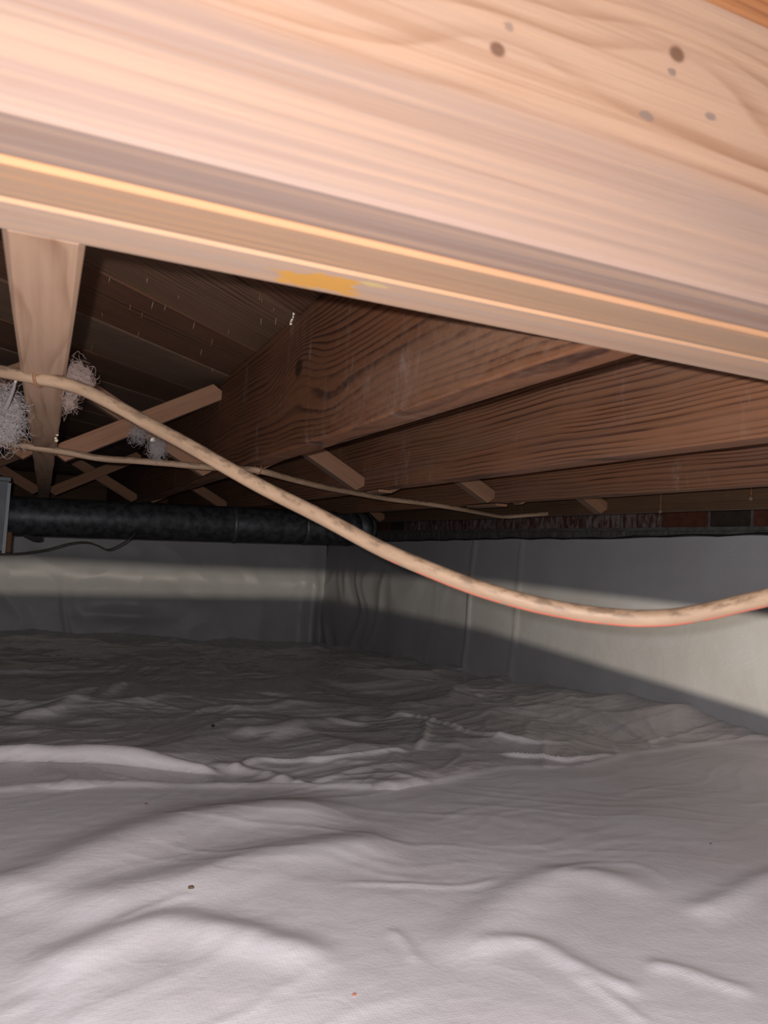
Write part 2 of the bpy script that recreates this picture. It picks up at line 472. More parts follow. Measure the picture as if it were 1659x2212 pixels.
def cable_mat(name, red=True):
    m, nt, bs = new_mat(name)
    N = NB(nt)
    uv = N.node('ShaderNodeUVMap'); sp = N.node('ShaderNodeSeparateXYZ')
    nt.links.new(uv.outputs[0], sp.inputs[0])
    u, v = sp.outputs[0], sp.outputs[1]
    tc = N.node('ShaderNodeTexCoord')
    f = N.noise(N.xyz(N.m('MULTIPLY', u, 55), N.m('MULTIPLY', v, 6), 0.0), 1.0, 5, .65)
    f2 = N.noise(N.xyz(N.m('MULTIPLY', u, 12), N.m('MULTIPLY', v, 3), 4.0), 1.0, 3, .6)
    col = N.mix(N.step(.3, .7, f2), (.265, .178, .115), (.20, .13, .083))
    # dirt settled in blotches along the jacket's upper flank
    top = N.m('SUBTRACT', 1.0, N.step(.05, .20, N.m('ABSOLUTE', N.m('SUBTRACT', v, .36))))
    dirt = N.m('MULTIPLY', N.step(.46, .58, f), top)
    col = N.mix(N.m('MULTIPLY', dirt, .75), col, (.10, .062, .040))
    if red:
        st = N.m('SUBTRACT', 1.0, N.step(.012, .028, N.m('ABSOLUTE', N.m('SUBTRACT', v, .655))))
        st = N.m('MULTIPLY', st, N.step(.42, .60, N.m('MULTIPLY', N.step(.35, .5, N.noise(N.xyz(N.m('MULTIPLY', u, 30), 0.0, 2.0), 1.0, 3, .6)), N.step(.48, .66, u))))
        col = N.mix(N.m('MULTIPLY', st, .6), col, (.70, .05, .035))
    nt.links.new(col, bs.inputs['Base Color'])
    bs.inputs['Roughness'].default_value = .55
    bs.inputs['Specular IOR Level'].default_value = .3
    N.bump(N.noise(tc.outputs['Object'], 90, 3, .6), .3, .002, bs)
    return m
M['cable'] = cable_mat('old tan cable jacket with red print', True)
M['cable_b'] = cable_mat('old tan cable jacket', False)

# ------------------------------------------------------------------ dimensions
HB = 0.165                        # underside of joists and girder above the lens
HT = 0.398                        # top of joists
SP = 2.43 * HB                    # joist spacing
JT = 0.268 * HB                   # joist thickness
def jl(i): return -.212 * HB + (i - 1) * SP
GY0, GY1 = 2.06 * HB, 2.862 * HB  # girder near and far face
XW, YB = 1.985, 5.62              # faces of the right and the back wall

def ground_z(X, Y):
    X = np.asarray(X, float); Y = np.asarray(Y, float)
    z = -.402 - .0445 * Y
    z = z - .055 * np.exp(-((X - 1.9) / 1.1) ** 2 - ((Y - 5.6) / 1.6) ** 2)
    z = np.where(Y < .5, z + .0, z)
    return z
def ground_pt(px, py, lift=0.0):
    d = ray(px, py)
    s = .5
    for _ in range(60):
        p = d * s
        zt = float(ground_z(p[0], p[1])) + lift
        s = zt / d[2]
        s = max(s, 1e-6)
    return d * s

# ------------------------------------------------------------------ setting
def structure(o): o['kind'] = 'structure'; return o

# soil floor
v, f = box_vf(-3.3, 2.2, -1.9, 5.9, -1.0, -.80)
structure(mesh_obj('floor', v, f, M['soil']))
# walls
v, f = box_vf(XW, XW + .2, -1.9, 5.82, -.80, .42)
wall_r = structure(mesh_obj('wall_right', v, f, M['mortar']))
v, f = box_vf(-3.3, XW, YB, YB + .2, -.80, .42)
wall_b = structure(mesh_obj('wall_back', v, f, M['block']))
v, f = box_vf(-3.5, -3.3, -1.9, 5.82, -.80, .42)
wall_l = structure(mesh_obj('wall_left', v, f, M['block']))

# bricks of the right wall above the plastic, each its own piece
brick_mesh = {}
def brick(y0, y1, z0, z1, mat, proud):
    key = (round(y1 - y0, 3), round(z1 - z0, 3), mat)
    if key not in brick_mesh:
        ly, lz = (y1 - y0) / 2, (z1 - z0) / 2
        vv, ff = box_vf(-ly, ly, -.02, .02, -lz, lz, .003)
        me = bpy.data.meshes.new('brick')
        me.from_pydata(vv, [], ff); me.materials.append(M[mat])
        brick_mesh[key] = me
    o = bpy.data.objects.new('brick', brick_mesh[key])
    COL.objects.link(o)
    o.parent = wall_r
    o.location = (XW + .02 - proud, (y0 + y1) / 2, (z0 + z1) / 2)
    o.rotation_euler = (random.uniform(-.01, .01), 0, -math.pi / 2 + random.uniform(-.006, .006))
    return o
rb = random.Random(3)
joints = [1.145, 1.355, 1.555, 1.750, 1.918, 2.136, 2.350]
while joints[-1] < 5.5: joints.append(joints[-1] + .2135)
for k in range(len(joints) - 1):
    y0, y1 = joints[k] + .007, joints[k + 1] - .007
    if y0 < 1.6: mat = ('brick_red', 'brick_dark')[k % 2]
    elif y0 < 1.75: mat = 'brick_red'
    elif y0 < 1.9: mat = 'brick_dark'
    elif y0 < 2.1: mat = 'brick_red'
    elif y0 < 4.1: mat = 'brick_white'
    else: mat = ('brick_dark', 'brick_red', 'brick_dark')[k % 3]
    brick(y0, y1, .153, .212, mat, .006 + rb.uniform(-.002, .002))
yy = 1.04
while yy < 5.3:
    y1 = yy + .2
    mat = 'brick_red' if 3.28 < yy + .1 < 3.48 else ('brick_dark' if yy > 5.0 else 'brick_grey')
    brick(yy, y1, .086, .141, mat, .004 + rb.uniform(-.0015, .0015))
    yy = y1 + .0135
for r_, z0 in ((0, .221), (1, .288)):
    yy = 1.10 + .1 * r_
    while yy < 5.3:
        brick(yy, yy + .2, z0, z0 + .057, rb.choice(['brick_red', 'brick_dark']), .005)
        yy += .2135

# subfloor: diagonal planks, each its own piece under the ceiling
v, f = box_vf(-3.3, 2.18, -1.9, 5.82, HT + .021, HT + .04)
ceil = structure(mesh_obj('ceiling', v, f, M['plank_c']))
s2 = math.sqrt(.5)
PW = .272                      # plank pitch measured along a joist
def clip_strip(c0, c1):
    """Rectangle of the floor cut by c0 <= Y - X <= c1 (convex clipping)."""
    poly = [(-3.29, -1.0), (2.17, -1.0), (2.17, 5.81), (-3.29, 5.81)]
    for sgn, c in ((1, c0), (-1, c1)):
        out = []
        for i in range(len(poly)):
            a, b = poly[i], poly[(i + 1) % len(poly)]
            da, db = sgn * (a[1] - a[0] - c), sgn * (b[1] - b[0] - c)
            if da >= 0: out.append(a)
            if (da >= 0) != (db >= 0):
                t = da / (da - db)
                out.append((a[0] + (b[0] - a[0]) * t, a[1] + (b[1] - a[1]) * t))
        poly = out
        if len(poly) < 3: return []
    return poly
rp = random.Random(5)
k = -12
plank_mats = ['plank_a', 'plank_b', 'plank_c']
while True:
    c0 = 1.19 + k * PW; c1 = c0 + PW
    k += 1
    if c0 > 9.0: break
    g = .0045
    poly = clip_strip(c0 + g, c1 - g)
    if len(poly) < 3: continue
    cc = (c0 + c1) / 2
    # local frame: x along (1,1), y across
    org = Vector((0, cc, HT + .010 + rp.uniform(-.0015, .0015)))
    loc = []
    for (x, y) in poly:
        dx, dy = x - org.x, y - org.y
        loc.append((dx * s2 + dy * s2, -dx * s2 + dy * s2))
    n = len(loc)
    bv = .0025
    cxm = sum(p[0] for p in loc) / n; cym = sum(p[1] for p in loc) / n
    def inset(p, d):
        return (p[0], p[1] - d if p[1] > cym else p[1] + d)
    verts = [(*inset(p, bv), -.010) for p in loc] + [(*p, -.010 + bv) for p in loc] + [(*p, .0095) for p in loc]
    faces = [tuple(range(n - 1, -1, -1)), tuple(range(2 * n, 3 * n))]
    for r_ in range(2):
        for i in range(n):
            j = (i + 1) % n
            faces.append((r_ * n + i, r_ * n + j, (r_ + 1) * n + j, (r_ + 1) * n + i))
    mt = plank_mats[(k * 7 + k // 3) % 3]
    Mx = Matrix.Translation(org) @ Matrix.Rotation(math.pi / 4, 4, 'Z')
    mesh_obj('plank', verts, faces, M[mt], ceil, matrix=Mx)

# staple legs that came through the planks
for (px, py) in ((318, 604), (237, 604), (282, 660), (307, 679), (219, 679), (331, 655), (358, 662), (199, 748), (494, 713), (459, 736),
                 (436, 758), (459, 798), (564, 690), (592, 668), (562, 636), (566, 644), (596, 690), (300, 720), (385, 640), (420, 700)):
    p = on_z(px, py, HT - .003)
    L = rp.uniform(.004, .011)
    q = p + np.array([rp.uniform(-.002, .002), rp.uniform(-.003, .003), -L])
    p[2] = HT + .002
    tube('staple_leg', [p, (p + q) / 2, q], [.0008, .0008, .0004], M['staple_grey'] if rp.random() < .4 else M['rust'], ceil, 5)

# ------------------------------------------------------------------ girder
gir = empty('girder', ((-.56 + 1.9) / 2, (GY0 + GY1) / 2, HB))
tag(gir, 'built-up wooden girder of three boards crossing overhead with an orange paint spot', 'beam')
pt = (GY1 - GY0) / 3
GH = .173
for i, (mt, drop) in enumerate((('girder_front', .0), ('girder_mid', .0), ('girder_far', .0))):
    yc = GY0 + pt * (i + .5)
    zb = HB + (.0017, .0, -.0006)[i]
    board('ply', (-.56, yc, zb + GH / 2), (1.9, yc, zb + GH / 2), pt - .0012, GH, M[mt], gir, bevel=.0022, wob=.0, segs=1, seed=i)
cap = board('cap_board', (-.56, GY0 + .07, HB + GH + .0275), (1.9, GY0 + .07, HB + GH + .0275), .105, .048, M['cap'], bevel=.002)
tag(cap, 'reddish board lying on top of the girder at the upper right corner', 'board')

# ------------------------------------------------------------------ joists
jlabels = {
    0: ('floor joist hidden just left of the insulation hanging at the left edge', 'joist_dark'),
    1: ('pale floor joist seen from directly below with the thick cable stapled under it', 'joist_under'),
    2: ('floor joist with a large dark knot, nearest one right of the bridging', 'joist_knot'),
    3: ('floor joist with white dust mark, second one right of the wood bridging cross', 'joist_lined'),
    4: ('floor joist with fine straight grain, third one right of the wood bridging cross', 'joist_lined'),
    5: ('dark floor joist with small nails hanging under it, last before the brick wall', 'joist_dark'),
}
joists = {}
for i, (lab, mt) in jlabels.items():
    xc = jl(i) + JT / 2
    o = board('floor_joist', (xc, GY1 + .002, (HB + HT) / 2), (xc, 5.56, (HB + HT) / 2), JT, HT - HB - .002, M[mt],
              bevel=.0028, wob=.0012 if i else 0, segs=26, seed=20 + i)
    tag(o, lab, 'joist', 'floor joists')
    joists[i] = o
# rim board at the far end of the joists and sill on the right wall
rim = board('rim_board', (-3.2, 5.585, (HB + HT) / 2), (XW - .02, 5.585, (HB + HT) / 2), .04, HT - HB - .004, M['joist_dark'])
tag(rim, 'dark rim board closing the far ends of the floor joists', 'board')

# ------------------------------------------------------------------ bridging
def strut(x0, z0, x1, z1, y, label, group, w=.019, hh=.042, mat='strut'):
    """Wood bridging between two joist faces, ends cut to the joist faces."""
    p0, p1 = Vector((x0 + .002, y, z0)), Vector((x1 - .002, y, z1))
    d = p1 - p0
    L = d.length; sl = d.z / d.x
    hz = hh / 2 * L / abs(d.x)
    verts, faces = [], []
    b = .0015
    for t in (0, 1):
        X = 0 if t == 0 else L
        for (yy_, zz_) in ((-w / 2 + b, -hh / 2), (w / 2 - b, -hh / 2), (w / 2, -hh / 2 + b), (w / 2, hh / 2 - b),
                           (w / 2 - b, hh / 2), (-w / 2 + b, hh / 2), (-w / 2, hh / 2 - b), (-w / 2, -hh / 2 + b)):
            verts.append((X - zz_ * (d.z / d.x), yy_, zz_))   # shear the end so it lies flat on the joist
    faces = [tuple(range(7, -1, -1)), tuple(range(8, 16))]
    for k_ in range(8):
        c = (k_ + 1) % 8
        faces.append((k_, c, c + 8, k_ + 8))
    x = d.normalized(); yv = Vector((0, 1, 0)); z = x.cross(yv)
    Mx = Matrix(((x.x, yv.x, z.x, p0.x), (x.y, yv.y, z.y, p0.y), (x.z, yv.z, z.z, p0.z), (0, 0, 0, 1)))
    # keep the ends inside the bay
    o = mesh_obj('bridging_strut', verts, faces, M[mat], matrix=Mx)
    return tag(o, label, 'bridging', group)
ZL, ZU = HB + .012, HT - .028
bays = {0: 'left of the pale joist', 1: 'right of the pale joist', 2: 'right of the knotted joist',
        3: 'right of the dusty joist', 4: 'right of the fine-grained joist'}
for row, (yr, rn) in enumerate(((1.895, 'near'), (3.60, 'far'))):
    for bay, bn in bays.items():
        xa, xb = jl(bay) + JT, jl(bay + 1)
        strut(xa, ZL, xb, ZU, yr, rn + ' row wooden bridging strut rising to the right, ' + bn, 'bridging struts', w=.036)
        strut(xa, ZU, xb, ZL, yr + .042, rn + ' row wooden bridging strut falling to the right, ' + bn, 'bridging struts', w=.036)

# slivers of lath nailed under two joists
for (px, py, lab, j) in ((826, 1063, 'short pale wood chip under the dusty joist beside the thin cable', 3), (1012, 1089, 'long flat wood chip under the fine-grained joist', 4)):
    p = on_z(px, py, HB - .004)
    L = .085 if j == 3 else .17
    o = board('wood_chip', (jl(j) + .02, p[1] - L / 2, HB - .0045), (jl(j) + .022, p[1] + L / 2, HB - .0045), .038, .007, M['strut'], bevel=.001)
    tag(o, lab, 'wood chip')

# ------------------------------------------------------------------ ground sheets
def poly_dist(X, Y, pts):
    """Distance to a polyline, running parameter 0..1 and side."""
    best = np.full(X.shape, 1e9); par = np.zeros(X.shape)
    n = len(pts) - 1
    for i in range(n):
        ax, ay = pts[i][:2]; bx, by = pts[i + 1][:2]
        dx, dy = bx - ax, by - ay
        l2 = dx * dx + dy * dy
        t = np.clip(((X - ax) * dx + (Y - ay) * dy) / l2, 0, 1)
        d = np.hypot(X - ax - t * dx, Y - ay - t * dy)
        mk = d < best
        best = np.where(mk, d, best); par = np.where(mk, (i + t) / n, par)
    return best, par
def ridge(X, Y, px_pts, width, height, taper=.18):
    pts = catmull([ground_pt(*p)[:2] for p in px_pts], 5)
    d, t = poly_dist(X, Y, pts)
    return height * np.exp(-(d / width) ** 2) * sstep(0, taper, t) * sstep(0, taper, 1 - t)

edge_px = [(-420, 1745), (-200, 1725), (0, 1714), (200, 1704), (400, 1703), (560, 1700), (700, 1704), (830, 1702), (950, 1690), (1060, 1669),
           (1180, 1660), (1270, 1652), (1350, 1630), (1440, 1617), (1540, 1610), (1640, 1604), (1760, 1600)]
edge = catmull([ground_pt(*p)[:2] for p in edge_px], 6)
ex = np.array([p[0] for p in edge]); ey = np.array([p[1] for p in edge])
def edge_y(X):
    return np.interp(X, ex, ey)

def base_shape(X, Y):
    z = ground_z(X, Y)
    z = z + .018 * noise2(X * 1.7, Y * 1.7, 1) + .006 * noise2(X * 4.1 + .3, Y * 3.6, 2)
    return z
def near_shape(X, Y):
    z = base_shape(X, Y)
    z = z + ridge(X, Y, [(-80, 1975), (60, 1925), (230, 1852), (420, 1790), (620, 1762), (800, 1770)], 0.0633, 0.0149)
    z = z + ridge(X, Y, [(60, 2000), (240, 1962), (415, 1925), (600, 1870), (760, 1842), (900, 1835)], 0.0517, 0.0114)
    z = z + ridge(X, Y, [(20, 2160), (160, 2085), (270, 2040), (370, 2022), (500, 2045), (640, 2075), (760, 2080)], 0.0345, 0.0105)
    z = z + ridge(X, Y, [(940, 2090), (1010, 2035), (1080, 1965), (1150, 1920), (1230, 1900), (1330, 1915), (1450, 1960)], 0.0345, 0.0074)
    z = z + ridge(X, Y, [(1000, 2070), (1090, 2040), (1160, 2040), (1240, 2085), (1330, 2130), (1400, 2150)], 0.0160, 0.0049)
    z = z + ridge(X, Y, [(1230, 2100), (1290, 2140), (1350, 2185), (1400, 2230)], 0.0070, 0.0024)
    z = z + ridge(X, Y, [(1380, 2080), (1470, 2095), (1550, 2125), (1640, 2150)], 0.0140, 0.0041)
    z = z + ridge(X, Y, [(1180, 1912), (1260, 1880), (1380, 1880), (1460, 1930)], 0.0084, 0.0015)
    z = z + ridge(X, Y, [(700, 1925), (860, 1918), (1010, 1920), (1090, 1900)], 0.0070, 0.0019)
    z = z + ridge(X, Y, [(1480, 1985), (1570, 1960), (1660, 1915), (1760, 1890)], 0.0220, 0.0065)
    z = z + ridge(X, Y, [(240, 2025), (320, 1990), (420, 1960)], 0.0056, 0.0019)
    z = z + ridge(X, Y, [(840, 2010), (880, 2050), (900, 2090)], 0.0070, 0.0024)
    w = sstep(.0, .5, Y)
    wx = X + .05 * noise2(X * 6, Y * 6, 7); wy = Y + .05 * noise2(X * 6, Y * 6, 8)
    for (ca, sa, fl, fc, amp, sd) in ((.94, .34, 1.6, 11, .0013, 51), (.87, -.5, 1.6, 12, .0012, 52), (.99, .12, 2.0, 20, .0007, 53), (.5, .87, 2.0, 14, .0008, 54)):
        a = wx * ca + wy * sa; b = -wx * sa + wy * ca        # long pulled creases in the sheet
        z = z + amp * np.clip(ridged(a * fl, b * fc, sd) - .72, 0, 1) * 3 * sstep(-.1, .35, noise2(X * 2.2, Y * 2.2, sd + 20))
    z = z + .0005 * noise2(X * 30, Y * 34, 5)
    # the loose edge lifts a little
    e = edge_y(X) - Y
    z = z + .006 + .004 * np.exp(-(e / .02) ** 2) * (1 + noise2(X * 9, Y * 0, 9))
    return z
def far_shape(X, Y):
    z = base_shape(X, Y)
    wx = X + .09 * noise2(X * 3, Y * 3, 17); wy = Y + .09 * noise2(X * 3, Y * 3, 18)
    far = .7 + .3 * sstep(1.1, 2.4, Y)
    z = z + far * .040 * np.clip(ridged(wx * 1.7, wy * 2.0, 14) - .35, -.2, 1)
    z = z + far * .010 * np.clip(ridged(wx * 4.5, wy * 4.9, 15) - .55, -.1, 1)
    for (ca, sa, fl, fc, amp, sd) in ((.97, .22, 1.5, 9, .0034, 61), (.85, -.52, 1.5, 9, .0034, 62), (.995, .08, 2.2, 17, .0014, 63), (.6, .8, 1.8, 9, .003, 64)):
        a = wx * ca + wy * sa; b = -wx * sa + wy * ca
        z = z + amp * np.clip(ridged(a * fl, b * fc, sd) - .70, 0, 1) * 3 * sstep(-.15, .3, noise2(X * 1.8, Y * 1.8, sd + 20))
    # the fat rolled fold at the left
    fold = catmull([ground_pt(*p)[:2] for p in ((-330, 1676), (-150, 1671), (0, 1668), (180, 1664), (340, 1663), (480, 1668))], 6)
    d, t = poly_dist(X, Y, fold)
    rr = .027 * (1 - .55 * sstep(.7, 1.0, t))
    bump = np.sqrt(np.clip(1 - (d / rr) ** 2, 0, 1)) * rr * 1.05
    z = z + bump * (1 - sstep(.93, 1.0, t))
    z = z + ridge(X, Y, [(440, 1655), (560, 1668), (640, 1690), (720, 1702)], .018, .010)
    z = z + ridge(X, Y, [(480, 1672), (560, 1648), (700, 1650), (815, 1645), (905, 1640)], .010, .008)
    z = z + ridge(X, Y, [(1060, 1640), (1145, 1645), (1215, 1650), (1280, 1642), (1345, 1632)], .007, .011)
    z = z + ridge(X, Y, [(820, 1570), (880, 1560), (960, 1580), (1060, 1612), (1160, 1620), (1260, 1600)], .013, .011)
    z = z + ridge(X, Y, [(920, 1570), (915, 1610), (900, 1640)], .010, .009)
    z = z + ridge(X, Y, [(1390, 1600), (1440, 1593)], .008, .008, .3)
    z = z + ridge(X, Y, [(0, 1560), (120, 1545), (250, 1500), (330, 1490)], .03, .014)
    z = z + ridge(X, Y, [(480, 1600), (600, 1590), (720, 1570), (830, 1560)], .05, .018)
    # heap pushed up against the right wall
    z = z + .045 * np.exp(-((X - 1.97) / .22) ** 2 - ((Y - 2.05) / .28) ** 2)
    z = z + .012 * np.exp(-((X - 1.97) / .30) ** 2) * (.4 + noise2(X * 2, Y * 4, 21))
    # sink under the near sheet
    e = Y - edge_y(X)
    z = z - .045 * (1 - sstep(-.09, .004, e)) - .004 * (1 - sstep(.0, .05, e))
    return z

def grid_obj(name, Xg, Yg, Zg, mat, parent=None):
    m_, n_ = Xg.shape
    verts = np.stack([Xg, Yg, Zg], -1).reshape(-1, 3)
    idx = np.arange(m_ * n_).reshape(m_, n_)
    q = np.stack([idx[:-1, :-1], idx[:-1, 1:], idx[1:, 1:], idx[1:, :-1]], -1).reshape(-1, 4)
    me = bpy.data.meshes.new(name)
    me.vertices.add(len(verts)); me.vertices.foreach_set('co', verts.ravel())
    me.loops.add(q.size); me.loops.foreach_set('vertex_index', q.ravel().astype(np.int32))
    me.polygons.add(len(q)); me.polygons.foreach_set('loop_start', np.arange(0, q.size, 4, dtype=np.int32))
    me.update(calc_edges=True); me.validate()
    me.polygons.foreach_set('use_smooth', np.ones(len(q), bool))
    me.materials.append(mat)
    o = bpy.data.objects.new(name, me)
    COL.objects.link(o)
    if parent: o.parent = parent
    return o

xs = np.concatenate([np.linspace(-3.25, -.5, 60, endpoint=False), np.linspace(-.5, 1.97, 380)])
vv_ = np.concatenate([np.linspace(0, .38, 30, endpoint=False), np.linspace(.38, 1, 330)])
Xg, Vg = np.meshgrid(xs, vv_)
Y0 = -1.85
Yg = Y0 + (edge_y(Xg) - Y0) * Vg
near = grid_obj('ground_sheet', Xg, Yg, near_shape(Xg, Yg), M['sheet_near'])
tag(near, 'smooth white woven plastic ground sheet in the foreground, its edge lying over another sheet', 'plastic sheet', 'ground sheets')
vv_ = np.linspace(0, 1, 460)
Xg, Vg = np.meshgrid(xs, vv_)
ya = edge_y(Xg) - .22
Yg = ya * (5.61 / ya) ** Vg
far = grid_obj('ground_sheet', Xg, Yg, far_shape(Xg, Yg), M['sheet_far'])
tag(far, 'wrinkled grey-white plastic ground sheet reaching back to the walls', 'plastic sheet', 'ground sheets')

# ------------------------------------------------------------------ wall sheets
def top_r(Y):
    return np.interp(Y, [-2, 1.2, 1.69, 2.1, 2.4, 3.03, 4.0, 5.6], [.128, .128, .124, .119, .108, .105, .088, .060]) + .004 * noise2(np.asarray(Y) * 6, 0 * np.asarray(Y), 31)
ys = np.linspace(-1.8, 5.60, 420)
ss = np.linspace(0, 1, 120)
Yg, Sg = np.meshgrid(ys, ss)
zb = far_shape(np.full_like(Yg, 1.965), Yg) - .03
Zg = zb + (top_r(Yg) - zb) * Sg
low = 1 - sstep(.0, .5, Sg)
off = .010 + .010 * (.5 + noise2(Yg * 1.3, Zg * 2.0, 33)) * sstep(1.0, .6, Sg) + .006 * sstep(1, .8, Sg)
cw = sstep(3.3, 5.2, Yg)
off = off + cw * .03 * np.clip(ridged(Yg * 3.2 + .8 * noise2(Yg * 2, Zg * 3, 36), Zg * 1.2 + Yg * .8, 34) - .45, 0, 1) * sstep(.95, .6, Sg)
off = off + .012 * low * (.5 + noise2(Yg * 3, Zg * 4, 35))
for (yk, amp) in ((2.99, .005), (3.405, .010)):       # vertical folds
    yl = yk + .02 * low * np.sin(Zg * 9)
    off = off + amp * np.exp(-((Yg - yl) / .010) ** 2)
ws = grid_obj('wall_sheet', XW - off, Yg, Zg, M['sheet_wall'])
tag(ws, 'white plastic sheet hanging on the right wall below the brick course', 'plastic sheet', 'wall sheets')

xs2 = np.linspace(-3.25, 1.965, 420)
Xg, Sg = np.meshgrid(xs2, ss)
zb = far_shape(Xg, np.full_like(Xg, 5.6)) - .03
Zg = zb + (.20 - zb) * Sg
low = 1 - sstep(.05, .55, Sg)
off = .012 + .02 * (.5 + noise2(Xg * 1.1, Zg * 1.8, 41)) * sstep(1, .6, Sg)
off = off + .035 * np.exp(-((Zg + .26) / .10) ** 2)                  # soft roll along the wall
off = off + .02 * np.clip(ridged(Xg * 2.4, Zg * 3.2 + Xg * .6, 42) - .45, 0, 1) * sstep(.9, .5, Sg)
off = off + .012 * np.exp(-((Xg - (.19 + .05 * np.sin(Zg * 5))) / .018) ** 2) * low
off = off + .05 * np.exp(-((Xg - .55) / .22) ** 2 - ((Zg + .52) / .05) ** 2)
off = off + .06 * np.exp(-((Xg - 1.86) / .05) ** 2) * sstep(.9, .3, Sg)
wb = grid_obj('wall_sheet', Xg, YB - off, Zg, M['sheet_wall'])
tag(wb, 'white plastic sheet hanging on the back wall behind the round duct', 'plastic sheet', 'wall sheets')
# black sealant bead along the top of the right sheet
yq = np.linspace(1.0, 5.55, 90)
bead_pts = [(XW - .016, float(y), float(top_r(y)) + .004 + .002 * math.sin(y * 23)) for y in yq]
o = tube('sealant_bead', bead_pts, [.0032 + .0010 * math.sin(y * 31) for y in yq], M['caulk'], sides=8)
tag(o, 'black sealant bead along the top edge of the right wall sheet', 'sealant')

# ------------------------------------------------------------------ round duct
DY = 3.25
A = np.array([-.9, DY, .030]); 
pL = on_y(20, 1114, DY); pR = on_y(640, 1138, DY)
dirv = (pR - pL) / (pR - pL)[0]
def dpt(x): return pL + dirv * (x - pL[0])
duct = empty('round_duct', tuple(dpt(.3)))
tag(duct, 'dark galvanised round duct hanging under the joists across the back', 'duct')
RD = .074
xe = 1.22
cuts = [-1.6, .72, 1.03, xe]
for a, b in zip(cuts[:-1], cuts[1:]):
    pts = [dpt(a), dpt(a + .003), dpt((a + b) / 2), dpt(b - .003), dpt(b)]
    tube('pipe_section', pts, [RD - .0008, RD, RD, RD, RD - .0008], M['duct'], duct, 40)
for c in cuts[1:3]:
    tube('joint_band', [dpt(c - .008), dpt(c - .005), dpt(c), dpt(c + .005), dpt(c + .008)], [RD, RD + .002, RD + .0026, RD + .002, RD], M['duct_band'], duct, 40)
# elbow of four gores turning towards the back wall and up
c0 = dpt(xe); rb_ = .115
prev = None
for g in range(4):
    ang = [math.radians(22.5 * (g + s)) for s in (0, 1)]
    pp = []
    for a in ang:
        pp.append(c0 + np.array([rb_ * math.sin(a), rb_ * (1 - math.cos(a)), .012 * a]))
    tube('elbow_gore', [pp[0], pp[0] * .5 + pp[1] * .5, pp[1]], [RD + .003 * (g % 2 == 0), RD + .0015, RD + .003 * (g % 2 == 1)], M['duct'], duct, 40)
pend = pp[1]
tube('pipe_section', [pend, pend + np.array([0, .6, .0]), pend + np.array([0, 2.15, -.03])], RD, M['duct'], duct, 40)
# strap scrap under the duct
ps = on_y(75, 1158, DY)
sv, sf = [], []
for k_, (xx, zz) in enumerate(((-.035, .006), (-.012, .002), (.012, -.002), (.026, .000))):
    for yy_ in (-.03, .03):
        sv.append((ps[0] + xx, DY + yy_, ps[2] + zz)); 
n_ = len(sv)
sv += [(a, b, c - .012 - .004 * (i % 3)) for i, (a, b, c) in enumerate(sv)]
for k_ in range(3):
    a, b, c, d = 2 * k_, 2 * k_ + 1, 2 * k_ + 3, 2 * k_ + 2
    sf += [(a, b, c, d), (a + n_, d + n_, c + n_, b + n_), (a, d, d + n_, a + n_), (b, b + n_, c + n_, c)]
sf += [(0, n_, n_ + 1, 1), (6, 7, n_ + 7, n_ + 6)]
mesh_obj('tape_flap', sv, sf, M['dark_strap'], duct)

# sheet metal boot at the left edge
bx1 = on_y(20, 1100, 3.02)[0]; bz0 = on_y(20, 1196, 3.02)[2]; bz1 = on_y(10, 1030, 3.02)[2]
boot = empty('sheet_metal_boot', (bx1 - .2, 3.1, bz0))
tag(boot, 'grey sheet metal duct box at the left edge in front of the round duct', 'duct box')
v, f = box_vf(bx1 - .45, bx1 - .006, 3.02, 3.168, bz0 + .006, bz1 - .012, .003)
mesh_obj('box_body', v, f, M['sheet_metal'], boot)
v, f = box_vf(bx1 - .012, bx1, 3.008, 3.02, bz0, bz1 - .02, .001)
mesh_obj('corner_flange', v, f, M['duct_band'], boot)
v, f = box_vf(bx1 - .46, bx1 - .002, 3.012, 3.17, bz1 - .016, bz1, .002)
mesh_obj('top_collar', v, f, M['sheet_metal'], boot)
v, f = box_vf(bx1 - .003, bx1 + .012, 3.10, 3.13, bz0 + .002, bz0 + .075, .001)
mesh_obj('drive_cleat', v, f, M['rust'], boot)
# bright pipe edge strip below the duct: a thin metal rail
# thin dark wire drooping from the duct
wp = [(-60, 1198), (0, 1197), (45, 1195), (100, 1187), (150, 1174), (185, 1171), (210, 1178), (230, 1187), (252, 1181), (285, 1160), (292, 1150)]
o = tube('thin_wire', catmull([on_y(*p, DY - .09 + .0 * i) for i, p in enumerate(wp)], 6), .0032, M['wire'], sides=6)
tag(o, 'thin dark wire drooping below the round duct at left', 'wire')

